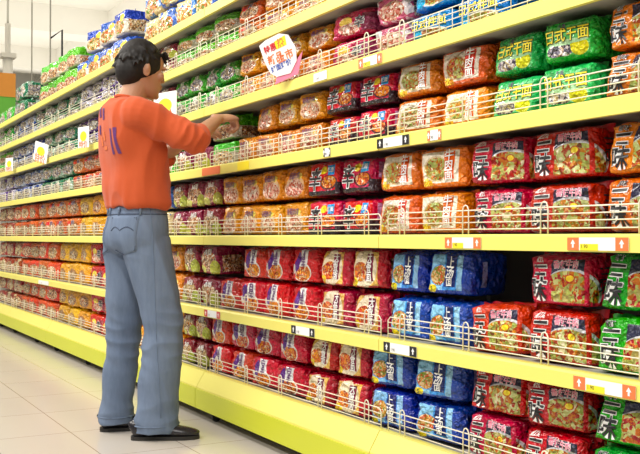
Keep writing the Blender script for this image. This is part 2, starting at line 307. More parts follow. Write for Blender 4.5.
# letters: list of (text, u, v, size, material, outline material or None)
FL = {
 'R3': ('red', 'red black-lettered', RED, three(RED), [('三', .215, .62, .074, 'black', 'white'), ('味', .215, .33, .074, 'black', 'white'), ('红烧', .2, .925, .017, 'white', None), ('香辣牛肉', .66, .84, .027, 'pink_ink', 'white'), ('三\n味', 1.28, .5, .05, 'black', None)]),
 'G3': ('green', 'green black-lettered', GRN, three(GRN), [('三', .215, .62, .074, 'black', 'white'), ('味', .215, .33, .074, 'black', 'white'), ('鲜虾', .2, .925, .017, 'black', 'white')]),
 'O3': ('orange', 'orange black-lettered', ORG, three(ORG), [('三', .215, .62, .074, 'black', 'white'), ('味', .215, .33, .074, 'black', 'white'), ('原味', .2, .925, .017, 'black', 'white')]),
 'BL': ('blue', 'deep blue broth', BLU, [('r', (.04, .80, .10, .95), (.10, .30, .75)), ('r', (.04, .38, .10, .95), (.30, .58, .88)), ('r', (.68, .80, .1, .95), (.35, .6, .88))]+bowlpic(.26, .45, .19, .24, 'food', (.15, .35, .7))+[('r', (.41, .66, .18, .95), (.012, .02, .16)), ('e', (.12, .12, .11, .10), (.90, .75, .02)), ('r', (1.2, 1.3, .2, .8), (.3, .35, .7))], [('上', .53, .78, .046, 'white', None), ('汤', .53, .53, .046, 'white', None), ('面', .535, .31, .036, 'white', None), ('5', .12, .12, .022, 'black', None)]),
 'RG': ('crimson and gold', 'crimson and gold', (.48, .012, .02), [('r', (.05, .80, .06, .95), (.85, .55, .16)), ('e', (.42, .5, .36, .5), (.92, .80, .58)), ('e', (.30, .42, .22, .26), 'redfood'), ('r', (.46, .68, .18, .9), (.22, .01, .05)), ('e', (.14, .14, .10, .13), (.85, .65, .02)), ('r', (1.1, 1.55, .15, .8), 'clear')], [('大\n骨\n面', .57, .55, .043, 'white', None), ('5', .14, .14, .02, 'red_ink', None)]),
 'WL': ('bright red', 'white-tagged red', (.66, .008, .025), [('e', (.48, .30, .30, .29), (.92, .86, .78)), ('e', (.48, .29, .26, .25), 'redfood'), ('e', (.25, .62, .1, .3), (.12, .03, .25)), ('r', (.33, .64, .48, .98), (.93, .92, .92)), ('e', (.10, .4, .08, .14), (.90, .86, .80))], [('百\n年', .485, .73, .050, 'purple_ink', None)]),
 'EO': ('orange', 'orange bowl-print', ORG, [('r', (.08, .86, .12, .92), (.95, .86, .72)), ('e', (.40, .48, .28, .33), (.75, .60, .40)), ('e', (.40, .48, .25, .29), 'greenfood'), ('r', (.58, .78, .2, .9), (.80, .13, .06)), ('r', (.08, .3, .05, .2), (.92, .42, .02))], [('牛\n肉\n面', .68, .56, .043, 'white', None), ('浓', .17, .16, .035, 'yellow_ink', None)]),
 'XI': ('magenta red', 'black-footed crimson', (.62, .012, .08), [('r', (.1, 1.0, .2, 1.0), (.66, .01, .03)), ('e', (.70, .40, .25, .22), (.10, .02, .03)), ('e', (.70, .42, .21, .18), 'redfood'), ('r', (.66, .86, .62, .93), (.05, .35, .75)), ('e', (.52, .78, .12, .12), (.90, .70, .05)), ('r', (-.1, 1.1, -.2, .17), (.015, .012, .015)), ('r', (.90, 1.7, -.2, .4), (.03, .012, .02)), ('r', (1.1, 1.5, .45, .9), (.5, .25, .45))], [('辛', .27, .52, .105, 'black', 'white'), ('辣面', .76, .78, .024, 'white', None)]),
 'AM': ('amber', 'amber pink-print', AMB, [('e', (.5, .38, .42, .36), (.90, .62, .34)), ('e', (.5, .33, .38, .28), 'pinkfood', 45), ('e', (.72, .7, .1, .1), (.95, .78, .2)), ('r', (1.2, 1.5, .2, .8), (.6, .16, .01))], [('香菇炖鸡', .48, .72, .034, 'purple_ink', None)]),
 'AR': ('dark amber', 'rust-orange glossy', (.66, .15, .015), [('e', (.5, .45, .40, .38), 'clear', 40), ('e', (.25, .75, .12, .12), (.75, .05, .03)), ('r', (1.1, 1.5, .1, .9), 'clear')], [('香辣', .55, .78, .034, 'purple_ink', 'white')]),
 'MG': ('maroon', 'maroon green-edged', MAR, [('e', (.48, .45, .42, .36), 'clear', 38), ('e', (.85, .2, .2, .3), (.45, .48, .08)), ('e', (.2, .15, .2, .16), (.60, .62, .16)), ('r', (1.1, 1.6, .1, .7), 'clear')], [('排骨面', .48, .80, .032, 'white', None)]),
 'GL': ('leaf green', 'leafy green clear', (.05, .42, .05), [('s', (11, .55), (.50, .62, .35)), ('e', (.5, .42, .40, .34), 'clearmix', 38), ('r', (1.1, 1.6, .1, .6), 'clear')], [('鲜蔬', .5, .82, .034, 'white', None)]),
 'GM': ('dark green', 'dark green clear', (.02, .17, .08), [('s', (10, .52), (.40, .52, .42)), ('e', (.5, .45, .42, .36), 'clearmix', 38), ('r', (1.1, 1.6, .1, .8), 'clearmix')], []),
 'PU': ('violet', 'violet clear', (.10, .045, .26), [('s', (9, .48), (.60, .56, .68)), ('e', (.5, .42, .42, .36), 'clearmix', 36), ('r', (1.1, 1.6, .1, .8), 'clearmix')], []),
 'NB': ('navy', 'navy clear', (.02, .05, .32), [('s', (9, .5), (.50, .55, .70)), ('e', (.5, .42, .42, .36), 'clearmix', 36), ('r', (1.1, 1.6, .1, .8), 'clearmix')], []),
 'BW': ('blue-topped', 'blue-topped cream', (.03, .10, .50), [('r', (-1, 4, -.5, .58), (.80, .72, .62)), ('e', (.5, .36, .42, .3), 'food', 34), ('e', (.75, .72, .2, .15), (.90, .72, .12)), ('r', (1.1, 1.6, .1, .6), 'clear')], []),
 'YW': ('pale yellow', 'pale yellow blue-flecked', (.72, .60, .32), [('s', (9, .53), (.10, .22, .60)), ('e', (.5, .4, .4, .34), 'food', 36)], []),
 'TG': ('green-topped', 'green-topped clear', (.10, .50, .03), [('r', (-1, 4, -.5, .55), (.50, .45, .34)), ('e', (.5, .35, .42, .3), 'clear', 36), ('r', (1.1, 1.6, .1, .5), 'clear')], []),
 'RO': ('orange red', 'orange-red glossy', (.62, .07, .015), [('e', (.5, .42, .40, .34), 'clear', 38), ('e', (.5, .9, .4, .1), (.80, .10, .03)), ('r', (1.1, 1.6, .1, .8), 'redfood')], []),
 'RB': ('brick red', 'brick-red clear', (.34, .05, .03), [('e', (.5, .45, .42, .36), 'clear', 38), ('s', (9, .58), (.62, .50, .30)), ('r', (1.1, 1.6, .1, .8), 'clear')], []),
 'YL': ('golden', 'golden yellow', (.84, .40, .012), [('e', (.42, .42, .34, .34), (.45, .22, .08)), ('e', (.42, .40, .26, .26), 'clear', 40), ('r', (1.1, 1.6, .1, .8), (.80, .45, .08))], []),
 'GI': ('green', 'green yellow-lettered', (.05, .46, .10), [('r', (.08, .92, .10, .86), (.16, .58, .20)), ('e', (.35, .24, .26, .16), 'clearmix', 40), ('e', (.72, .26, .17, .20), (.75, .72, .06)), ('e', (.5, .42, .4, .06), (.50, .80, .45))], [('日式干面', .5, .62, .056, 'yellow_ink', 'black'), ('干面', .4, .84, .02, 'purple_ink', None)]),
 'JB': ('sky blue', 'sky-blue yellow-lettered', (.02, .26, .68), [('e', (.55, .26, .36, .2), (.85, .80, .65)), ('e', (.55, .26, .3, .15), 'greenfood'), ('e', (.2, .3, .12, .2), (.02, .45, .85))], [('日式拌面', .5, .66, .056, 'yellow_ink', 'black')]),
 'KP': ('pink', 'pink clear-film', (.66, .16, .24), [('s', (12, .5), (.88, .78, .80)), ('e', (.5, .42, .4, .36), 'pinkfood', 30), ('r', (1.1, 1.6, .1, .8), 'clearmix')], []),
 'CR': ('cherry', 'cherry-red translucent', (.62, .02, .05), [('e', (.4, .6, .15, .18), (.92, .70, .15)), ('e', (.5, .3, .3, .22), 'pinkfood'), ('r', (.8, 1.6, .1, .8), (.30, .05, .09))], [('辛', .74, .5, .07, 'black', 'white')]),
}
PW, PD, PH = .255, .18, .145
def pack_shape(seed, w=PW, d=PD, h=PH):
    rnd = random.Random(seed); off = Vector((rnd.uniform(0, 50), rnd.uniform(0, 50), rnd.uniform(0, 50)))
    tw = rnd.uniform(.3, 2.2); sh_ = rnd.uniform(-.8, .8)
    def surf(u, v):
        """u 0..4 around (front 0-1,right 1-2,back 2-3,left 3-4), v 0..1 up -> point"""
        s = int(u) % 4; f = u-int(u)
        x, y = [(-1+2*f, -1), (1, -1+2*f), (1-2*f, 1), (-1, 1-2*f)][s]
        q = (abs(x)**9+abs(y)**9)**(1/9); x /= q; y /= q
        t = abs(2*v-1); sc = max(0., 1-t**12)**.35 if t < 1 else 0
        sc = .84+.16*sc
        p = Vector((x*(w/2-.010)*(sc*.35+.65), y*d/2*sc, v*h))
        bul = (1-(2*f-1)**2)*(1-(2*v-1)**2)
        nrm = Vector((x, y, 0)); nrm.normalize()
        if s in (0, 2): p.y += (.005*bul)*(-1 if s == 0 else 1)
        else: p.x += .006*bul*(1 if s == 1 else -1)
        nz = noise.noise(p*15+off)*.006 + (.22-abs(noise.noise(p*26+off*1.7)))*.010
        e = max(0, t-.6)/.4; nz *= 1+1.2*e
        tp = 1-.07*max(0, v-.45)*tw; p.x *= tp; p.y *= 1-.10*max(0, v-.4)
        p.x += sh_*(v-.5)*.02; nz += noise.noise(p*5.5+off*.6)*.010-.003
        p += nrm*nz; p.z += noise.noise(p*22+off)*.003*(1 if v > .5 else 0)
        return p
    NU = [15, 9, 9, 9]; us = []
    for i, n in enumerate(NU): us += [i+k/n for k in range(n)]
    vsl = [0, .04, .1, .18, .26, .34, .42, .5, .58, .66, .74, .82, .9, .96, 1.0]
    verts = []; uvs = []; faces = []; n = len(us)+1
    uu = lambda u: u if u <= 1 else (1+(u-1)*.75 if u <= 2 else (1.75+(u-2) if u <= 3 else 2.75+(u-3)*.75))
    for v in vsl:
        for u in us+[4.0]:
            verts.append(surf(u % 4, v)); uvs.append((uu(u), v))
    for j in range(len(vsl)-1):
        for i in range(n-1):
            a = j*n+i; faces.append((a, a+1, a+n+1, a+n))
    # caps
    for top in (0, 1):
        base = (len(vsl)-1)*n if top else 0; ctr = sum((verts[base+i] for i in range(n-1)), Vector())/(n-1); prev = list(range(base, base+n))
        for q, dz in ((.8, .006), (.5, .009), (.2, .010)):
            cur = []
            for i in range(n):
                p = ctr.lerp(verts[base+i], q); p.z = (ctr.z+dz*.8+(abs(noise.noise(p*28+off))-.2)*.006) if top else .0015
                verts.append(p); uvs.append((uvs[base+i][0], 1.05 if top else -.05)); cur.append(len(verts)-1)
            for i in range(n-1):
                faces.append((prev[i], prev[i+1], cur[i+1], cur[i]) if top else (prev[i+1], prev[i], cur[i], cur[i+1]))
            prev = cur
        verts.append(ctr+Vector((0, 0, .008 if top else -ctr.z+.0015))); uvs.append((.5, 1.1 if top else -.1)); ci = len(verts)-1
        for i in range(n-1): faces.append((prev[i], prev[i+1], ci) if top else (prev[i+1], prev[i], ci))
    return verts, faces, uvs, surf
def seal_shape(seed):
    rnd = random.Random(seed); mb = MB(); n = 22; top = []; bot = []
    for i in range(n+1):
        x = -PW*.46+PW*.92*i/n; y = -.02+.01*math.sin(i*.7+seed)+rnd.uniform(-.003, .003)
        hgt = .004+.010*abs(math.sin(i*.37+seed*1.3))*(1 if rnd.random() > .2 else .6)
        bot.append((x, y, PH-.012)); top.append((x, y-.006*math.sin(i*.5), PH+hgt))
    v = []; f = []
    for k, dy in ((0, 0), (1, .0025)):
        v += [(a, b+dy, c) for a, b, c in bot]+[(a, b+dy, c) for a, b, c in top]
    m = n+1
    for i in range(n):
        f += [(i, i+1, m+i+1, m+i), (2*m+i+1, 2*m+i, 3*m+i, 3*m+i+1), (m+i, m+i+1, 3*m+i+1, 3*m+i)]
    f += [(0, m, 3*m, 2*m), (n, 2*m+n, 3*m+n, m+n)]
    return v, f
PROTO = {}
def make_proto(fl, var):
    look = FL[fl]; mat = PROTO.get(('m', fl)) or pack_mat(fl.lower(), look[2], look[3]); PROTO[('m', fl)] = mat
    seed = var*13+(hash_(fl) % 97); v, f, uv, surf = pack_shape(seed)
    root = empty('noodle_pack'); body = obj('bag', v, f, mat, root, True, uvs=uv); parts = [body]
    if look[4]:
        mb = MB(); mats = [M['white'], M['black']]; names = {}
        mats = []
        def mi(nm):
            if M[nm] not in mats: mats.append(M[nm])
            return mats.index(M[nm])
        for txt, u, vv, size, ink, outl in look[4]:
            if u < 1: toP = lambda x, z, o, u=u, vv=vv: surf_off(surf, u+x/PW, vv+z/PH, o)
            else: toP = lambda x, z, o, u=u, vv=vv: surf_off(surf, 1+(u-1)/.75+x/PD, vv+z/PH, o)
            if outl:
                gv, gf = glyphs(txt, size, .045); mb.add([toP(x, z, .0018) for x, z in gv], gf, mi(outl))
            gv, gf = glyphs(txt, size, .012); mb.add([toP(x, z, .0030) for x, z in gv], gf, mi(ink))
        if mb.v: parts.append(mb.build('lettering', mats, root))
    sm = PROTO.get(('s', fl))
    if not sm: sm = plain('seal_' + fl.lower(), look[2], .2, .6, .1, 30, bump=.4); PROTO[('s', fl)] = sm
    sv, sf = seal_shape(seed); parts.append(obj('crimped_seal', sv, sf, sm, root, False))
    return root, parts
def hash_(s): return sum(ord(c)*(i*31+7) for i, c in enumerate(s))
def surf_off(surf, u, v, o):
    u = max(.001, u); v = min(.985, max(.015, v)); p = surf(u % 4, v); e = .02
    a = surf(u+e, v)-surf(max(0, u-e), v); b = surf(u, min(1, v+e))-surf(u, max(0, v-e)); n = a.cross(b)
    if n.length < 1e-9: n = Vector((0, -1, 0))
    n.normalize(); return p+n*o
NPACK = 0
NUM = ['', 'only', 'two', 'three', 'four', 'five', 'six', 'seven', 'eight', 'nine', 'ten', 'eleven', 'twelve']
ORDN = ['first', 'second', 'third', 'fourth', 'fifth', 'sixth', 'seventh', 'eighth', 'ninth', 'tenth']
def place(fl, x, y, z, sx, sz, rz, rx, ry, label, group, simple):
    global NPACK
    var = random.randrange(3); key = (fl, var)
    if key not in PROTO:
        root, parts = make_proto(fl, var); PROTO[key] = (root, parts)
    else:
        src, sp = PROTO[key]; root = src.copy(); COL.objects.link(root)
        for p in sp:
            c = p.copy(); c.parent = root; COL.objects.link(c)
    root.location = (x, y, z); root.rotation_euler = (rx, ry, rz); root.scale = (sx, 1, sz)
    tag(root, label, 'noodle pack', group); NPACK += 1
    return root
def run(shelf, fl, x0, x1, n, rows='LU', skip=(), gap=.004, depth=.0, clear=None):
    """a block of n packs side by side between x0 and x1 on one shelf; L lower row, U upper row"""
    z0 = ZS[shelf]+.004; hgt = (ZS.get(shelf+1, ZS[shelf]+.34)-ZS[shelf]-.030-.009)/2 if clear is None else clear+.018
    sz = min(1.04, hgt/(PH+.019)); wv = (x1-x0)/n; look = FL[fl][1]; names = {'L': 'lower', 'U': 'upper', 'T': 'third'}
    for ri, r in enumerate(rows):
        nn = n
        for i in range(n):
            if (r, i) in skip: continue
            x = x0-.034+wv*(i+.5)+random.uniform(-.004, .004)
            if n == 1: pos = 'the only column of its kind'
            elif n == 2: pos = ('left' if i == 0 else 'right') + ' of two'
            elif n == 3: pos = ('left', 'middle', 'right')[i] + ' of three'
            elif i == 0: pos = 'leftmost of ' + NUM[n]
            elif i == n-1: pos = 'rightmost of ' + NUM[n]
            elif i <= n/2: pos = ORDN[i]+' from left of '+NUM[n]
            else: pos = ORDN[n-1-i]+' from right of '+NUM[n]
            if len(look.split()) > 2: pos = pos.replace(' of '+NUM[n], '') if i not in (0, n-1) and n > 3 else pos
            label = '%s noodle pack, %s, %s row, %s' % (look, pos, names[r], ORD[shelf]) if n > 1 else '%s noodle pack, %s row, %s' % (look, names[r], ORD[shelf])
            ww = wv*.945*random.uniform(.95, 1.0)/PW
            place(fl, x, .044+PD/2+depth+random.uniform(0, .012)+(.006 if r == 'U' else 0), z0+ri*(PH+.019)*sz, ww, sz*random.uniform(.93, 1.0)*(1 if r != 'L' else 1.0), random.gauss(.09, .045), random.uniform(-.015, .02), random.uniform(-.014, .014), label,
                  '%s noodle packs on the %s' % (look, ORD[shelf]), False)
# bottom shelf
far = {1: [('RB', -9.85, -8.75, 3), ('RO', -8.73, -7.40, 4), ('YL', -7.36, -6.45, 3), ('CR', -6.43, -5.85, 2), ('AM', -5.83, -4.66, 4)],
       2: [('RB', -9.85, -8.75, 3), ('RO', -8.73, -7.38, 4), ('YL', -7.34, -6.45, 3), ('CR', -6.43, -5.85, 2), ('AM', -5.83, -4.66, 4)],
       3: [('RB', -9.85, -9.1, 2), ('RO', -9.08, -8.1, 3), ('AR', -8.08, -6.75, 4), ('YL', -6.72, -5.8, 3), ('YW', -5.78, -4.82, 3)],
       4: [('PU', -9.85, -9.1, 2), ('NB', -9.08, -7.95, 3), ('GM', -7.92, -6.95, 3), ('AR', -6.92, -5.75, 4)],
       5: [('TG', -9.85, -9.2, 2), ('NB', -9.18, -7.9, 4), ('GM', -7.88, -6.85, 3), ('PU', -6.83, -5.7, 4)],
       6: [('GL', -9.85, -9.2, 2), ('NB', -9.18, -8.2, 3), ('GM', -8.18, -6.75, 4), ('PU', -6.73, -5.6, 4)]}
for s, L_ in far.items():
    for fl, a, b, n in L_: run(s, fl, a, b, n)
# near blocks
run(1, 'MG', -4.64, -4.28, 2); run(1, 'WL', -4.27, -3.27, 4); run(1, 'RG', -3.26, -2.79, 2); run(1, 'BL', -2.78, -2.25, 2); run(1, 'R3', -2.23, -1.735, 2); run(1, 'G3', -1.72, -1.47, 1)
run(2, 'MG', -4.64, -4.15, 2); run(2, 'WL', -4.13, -3.16, 4, skip=(('U', 0),)); run(2, 'RG', -3.15, -2.67, 2); run(2, 'BL', -2.66, -2.22, 2)
run(2, 'R3', -2.215, -1.715, 2, skip=(('U', 0),)); run(2, 'G3', -1.70, -1.45, 1)
run(3, 'MG', -4.80, -4.13, 3); run(3, 'AM', -4.12, -3.26, 4); run(3, 'XI', -3.25, -2.74, 2); run(3, 'EO', -2.73, -2.23, 2); run(3, 'R3', -2.22, -1.69, 2); run(3, 'O3', -1.68, -1.44, 1)
run(4, 'GL', -5.70, -4.75, 3); run(4, 'MG', -4.72, -4.28, 2, rows='L'); run(4, 'TG', -4.26, -3.96, 1); run(4, 'AM', -3.94, -3.12, 4, skip=(('U', 0),)); run(4, 'XI', -3.11, -2.64, 2); run(4, 'EO', -2.63, -2.12, 2); run(4, 'GI', -2.11, -1.70, 2); run(4, 'O3', -1.68, -1.44, 1)
run(5, 'MG', -5.66, -4.78, 3); run(5, 'GL', -4.76, -3.94, 4); run(5, 'AM', -3.92, -3.06, 4); run(5, 'CR', -3.05, -2.78, 1); run(5, 'KP', -2.76, -2.54, 1); run(5, 'JB', -2.53, -2.05, 2)
run(6, 'MG', -5.58, -4.75, 3); run(6, 'TG', -4.73, -3.95, 3); run(6, 'AR', -3.93, -3.68, 1); run(6, 'AM', -3.66, -2.85, 3)
run(7, 'GL', -9.85, -9.15, 2, rows='L', clear=.145); run(7, 'GM', -9.12, -8.6, 2, rows='LU', clear=.14); run(7, 'TG', -8.0, -6.85, 4, rows='LU', clear=.145)
run(7, 'BW', -6.8, -5.62, 4, rows='LU', clear=.155, skip=(('U', 0),)); run(7, 'YW', -5.3, -4.2, 4, rows='LU', clear=.15)
# the tilted red pack next to the gap, third pack pushed back in the gap
for o in [o for o in COL.objects if o.get('label', '').startswith('red black-lettered noodle pack, left of two, lower row, second')]:
    o.rotation_euler = (.02, -.05, .05)
# ------------------------------------------------------------------ price tags and promotion cards
def price_tag(s, x, wd, ends, label, yel=True):
    z = ZS[s]-.025 if s > 1 else .13; t = empty('price_tag', (x, -.0095, z)); h = .016
    MB().box((-wd/2, -.0012, -h), (wd/2, 0, h)).build('card', M['white'], t)
    mb = MB(); e = M[ends] if ends else M['white']
    for sg in (-1, 1):
        a = sg*wd/2; b = a-sg*wd*.2; lo, hi = min(a, b), max(a, b); mb.box((lo, -.0020, -h), (hi, -.0013, h))
        c = (lo+hi)/2; mb.add([(c-.003, -.0024, -h*.6), (c+.003, -.0024, -h*.6), (c+.003, -.0024, 0), (c+.008, -.0024, 0), (c, -.0024, h*.7), (c-.008, -.0024, 0), (c-.003, -.0024, 0)], [(0, 1, 2, 3, 4, 5, 6)], 1)
    mb.build('arrow_block', [e, M['white']], t)
    if yel: MB().box((-wd*.28, -.0022, -h), (wd*.02, -.0013, 0)).build('yellow_patch', M['yellow_ink'], t)
    gv, gf = glyphs('1.90', .014); MB().add([(x_-.02*wd/.1, -.0026, z_-.006) for x_, z_ in gv], gf).build('lettering', M['black'], t)
    tag(t, label, 'price tag')
price_tag(3, -2.19, .17, 'orange_ink', 'orange-ended price tag on the third shelf edge, below red packs')
price_tag(3, -1.66, .20, 'orange_ink', 'large orange-ended price tag at the right end of the third shelf')
price_tag(2, -1.64, .20, 'orange_ink', 'large orange-ended price tag at the right end of the second shelf')
price_tag(2, -2.66+.14, .19, 'black', 'black-ended price tag under blue packs on the second shelf edge', False)
price_tag(2, -3.19, .19, 'black', 'black-ended price tag under crimson and gold packs, second shelf edge', False)
price_tag(2, -4.10, .19, 'red_ink', 'red-ended price tag on the second shelf edge near the man', False)
price_tag(4, -2.56, .19, 'black', 'black-ended price tag above orange bowl packs, fourth shelf edge', False)
price_tag(4, -3.00, .05, 'black', 'tiny price tag above black-footed crimson packs, fourth shelf edge', False)
price_tag(4, -2.33, .07, 'orange_ink', 'small orange tag on the fourth shelf edge, rightmost there', False)
price_tag(5, -2.70, .15, 'orange_ink', 'orange-ended price tag on the fifth shelf edge under pink pack')
price_tag(5, -3.05, .10, 'white', 'plain white price tag on the fifth shelf edge', False)
price_tag(2, -7.60, .35, 'white', 'pale price strip on the second shelf edge, left of the man', False)
def patch(s, x, wd, mat, label):
    t = MB().box((-wd/2, -.001, -.018), (wd/2, 0, .018)).build('shelf_sticker', M[mat], None, loc=(x, -.0095, ZS[s]-.025)); tag(t, label, 'sticker')
patch(4, -4.12, .22, 'orange_ink', "faded orange sticker on the fourth shelf edge under the man's hand")
patch(4, -3.75, .12, 'yellow_ink', 'bright yellow sticker on the fourth shelf edge')
# round promotion card with red foot
c = empty('promotion_card', (-3.30, -.03, ZS[5]+.025), math.radians(22)); c.scale = (.84, .84, .84); c.rotation_euler = (math.radians(8), math.radians(-14), math.radians(22))
prof = [(-.055, .0), (.03, -.012), (.085, .03), (.10, .09), (.078, .16), (.03, .185), (-.06, .185), (-.105, .175), (-.10, .09), (-.085, .03)]
def slab(pts, y, th): 
    n = len(pts); return [(x, y, z) for x, z in pts]+[(x, y-th, z) for x, z in pts], [tuple(reversed(range(n, 2*n)))[::-1], tuple(reversed(range(n)))]+[(i, (i+1) % n, n+(i+1) % n, n+i) for i in range(n)]
v_, f_ = slab(prof, 0, .003); MB().add(v_, f_).build('card', M['white'], c)
v_, f_ = slab([(-.08, -.03), (.07, -.03), (.13, .06), (.03, .0), (-.05, .01)], .004, .003); MB().add(v_, f_).build('red_foot', M['pink_ink'], c)
mb = MB()
v_, f_ = slab([(-.01, .12), (.055, .12), (.06, .165), (-.01, .16)], -.0035, .001); mb.add(v_, f_, 0)
for (txt, x, z, sz, mi) in (('特惠', -.045, .14, .04, 3), ('热', .025, .143, .045, 1), ('新品', -.03, .085, .05, 1), ('上市', .03, .075, .05, 1), ('好面好价', -.01, .04, .032, 2)):
    gv, gf = glyphs(txt, sz, .02); mb.add([(a+x, -.0052, b+z) for a, b in gv], gf, mi)
mb.build('print', [M['yellow_ink'], M['orange_ink'], M['blue_ink'], M['red_ink']], c)
tag(c, 'rounded white promotion card with yellow lettering and pink foot on fifth shelf edge', 'promotion card')
def card(x, s, wd, h, label, tilt=0., dy=-.058):
    t = empty('hanging_card', (x, dy, ZS[s]-.03)); t.rotation_euler = (0, tilt, math.radians(18))
    MB().box((-wd/2, -.002, 0), (wd/2, 0, h)).build('card', M['white'], t)
    mb = MB(); n = 20; mb.add([(math.cos(2*math.pi*i/n)*wd*.3, -.0032, h*.55+math.sin(2*math.pi*i/n)*h*.24) for i in range(n)], [tuple(range(n))])
    mb.build('yellow_spot', M['yellow_ink'], t)
    gv, gf = glyphs('特价', wd*.4, .01); MB().add([(a, -.0036, b+h*.16) for a, b in gv], gf).build('lettering', M['orange_ink'], t)
    tag(t, label, 'card', 'white cards clipped to the shelf edges')
card(-4.62, 5, .19, .155, "white card with yellow spot clipped beside the man's face")
card(-7.53, 5, .20, .15, 'white card tilted among navy packs left of the man', .25)
card(-6.22, 5, .13, .14, "white card clipped just behind the man's back")
card(-8.76, 5, .13, .12, 'white card clipped farthest left on the fifth shelf')

# ------------------------------------------------------------------ the shopper
MANX, MANY = -3.99, -.354
man = empty('person', (MANX, MANY, 0))
tag(man, 'person with short black hair in orange sweatshirt and faded jeans reaching to the shelf', 'person')
def cat(P, n):
    """catmull-rom through rows of numbers"""
    out = []
    for i in range(len(P)-1):
        p0 = P[max(0, i-1)]; p1 = P[i]; p2 = P[i+1]; p3 = P[min(len(P)-1, i+2)]
        for k in range(n):
            t = k/n
            out.append([.5*((2*b)+(-a+c)*t+(2*a-5*b+4*c-d)*t*t+(-a+3*b-3*c+d)*t**3) for a, b, c, d in zip(p0, p1, p2, p3)])
    out.append(list(P[-1])); return out
def loft_z(rows, seg=28, n=5, power=2.3):        # rows: z, cx, cy, rx, ry
    R_ = cat(rows, n); v = []; f = []
    for z, cx, cy, rx, ry in R_:
        for k in range(seg):
            t = 2*math.pi*k/seg; c, s_ = math.cos(t), math.sin(t)
            v.append((cx+math.copysign(abs(c)**(2/power), c)*max(rx, .001), cy+math.copysign(abs(s_)**(2/power), s_)*max(ry, .001), z))
    for j in range(len(R_)-1):
        for k in range(seg): a = j*seg; f.append((a+k, a+(k+1) % seg, a+seg+(k+1) % seg, a+seg+k))
    f.append(tuple(reversed(range(seg)))); f.append(tuple((len(R_)-1)*seg+k for k in range(seg)))
    if R_[0][0] > R_[-1][0]: f = [tuple(reversed(q)) for q in f]
    return v, f
def limb(rows, seg=16, n=5, up=Vector((0, 0, 1))):   # rows: x,y,z, ra (sideways), rb (along up)
    R_ = cat(rows, n); v = []; f = []; N = len(R_)
    for j, r in enumerate(R_):
        p = Vector(r[:3]); d = Vector(R_[min(N-1, j+1)][:3])-Vector(R_[max(0, j-1)][:3]); d.normalize()
        s_ = d.cross(up); s_.normalize(); u = s_.cross(d)
        for k in range(seg):
            t = 2*math.pi*k/seg; v.append(p+s_*math.cos(t)*r[3]+u*math.sin(t)*r[4])
    for j in range(N-1):
        for k in range(seg): a = j*seg; f.append((a+k, a+seg+k, a+seg+(k+1) % seg, a+(k+1) % seg))
    f.append(tuple(range(seg))); f.append(tuple((N-1)*seg+k for k in reversed(range(seg))))
    return v, f
def ell(c, r, rot=None, seg=16, rg=10):
    v = []; f = []; c = Vector(c)
    for j in range(1, rg):
        ph = math.pi*j/rg
        for k in range(seg):
            t = 2*math.pi*k/seg; p = Vector((r[0]*math.sin(ph)*math.cos(t), r[1]*math.sin(ph)*math.sin(t), r[2]*math.cos(ph)))
            if rot: p = rot @ p
            v.append(c+p)
    a = Vector((0, 0, r[2])); 
    if rot: a = rot @ a
    v += [c+a, c-a]; T, B = len(v)-2, len(v)-1
    for j in range(rg-2):
        for k in range(seg): q = j*seg; f.append((q+k, q+seg+k, q+seg+(k+1) % seg, q+(k+1) % seg))
    for k in range(seg): f.append((T, k, (k+1) % seg)); q = (rg-2)*seg; f.append((B, q+(k+1) % seg, q+k))
    return v, f
def merge(mb, name, mat, voxel, parent, disp=None, smooth_it=4):
    o = mb.build(name+'_raw', [mat], None, True); md = o.modifiers.new('r', 'REMESH'); md.mode = 'VOXEL'; md.voxel_size = voxel
    sm_ = o.modifiers.new('s', 'SMOOTH'); sm_.iterations = smooth_it; sm_.factor = .5
    dg = bpy.context.evaluated_depsgraph_get(); me = bpy.data.meshes.new_from_object(o.evaluated_get(dg)); me.name = name
    bpy.data.objects.remove(o)
    if disp:
        nn = [v.normal.copy() for v in me.vertices]
        for v, n_ in zip(me.vertices, nn): v.co += n_*disp(v.co, n_)
    me.materials.clear(); me.materials.append(mat); me.polygons.foreach_set('use_smooth', [True]*len(me.polygons)); me.update()
    r = bpy.data.objects.new(name, me); COL.objects.link(r); r.parent = parent; return r
k = NT('skin', .5, .4); co = k.coord(); n = k.noise(co, 14, 3); k.base(k.mix(n.outputs[0], (.42, .21, .12), (.52, .28, .17))); k.b.inputs['Subsurface Weight'].default_value = .08; k.b.inputs['Subsurface Radius'].default_value = (.02, .008, .004); M['skin'] = k.m
k = NT('orange_knit', .85, .2); co = k.coord(); n = k.noise(co, 5, 4); k.base(k.mix(n.outputs[0], (.47, .072, .02), (.57, .098, .028))); n = k.noise(co, 400, 2); k.bump(n.outputs[0], .15, .001); k.b.inputs['Sheen Weight'].default_value = .15; M['sweat'] = k.m
k = NT('faded_denim', .85, .2); co = k.coord(); mp = k.n.new('ShaderNodeMapping'); mp.inputs['Scale'].default_value = (1, 1, .25); k.L(co, mp.inputs[0]); n = k.noise(mp.outputs[0], 22, 5, .65); n2 = k.noise(co, 3, 2)
k.base(k.mix(k.math('MULTIPLY', n2.outputs[0], .6), k.mix(n.outputs[0], (.04, .065, .12), (.20, .26, .38)), (.22, .28, .38))); n = k.noise(co, 300, 2); k.bump(n.outputs[0], .2, .001); M['denim'] = k.m
M['denim_dark'] = plain('denim_stitching', (.07, .09, .14), .8, .2, .2, 60)
k = NT('black_hair', .6, .25); co = k.coord(); n = k.noise(co, 60, 3); k.base(k.mix(n.outputs[0], (.006, .005, .005), (.022, .018, .016))); M['hair'] = k.m
M['shoe'] = plain('black_leather', (.014, .013, .018), .25, .6, .2, 20); M['sole'] = plain('black_sole', (.02, .018, .016), .6)
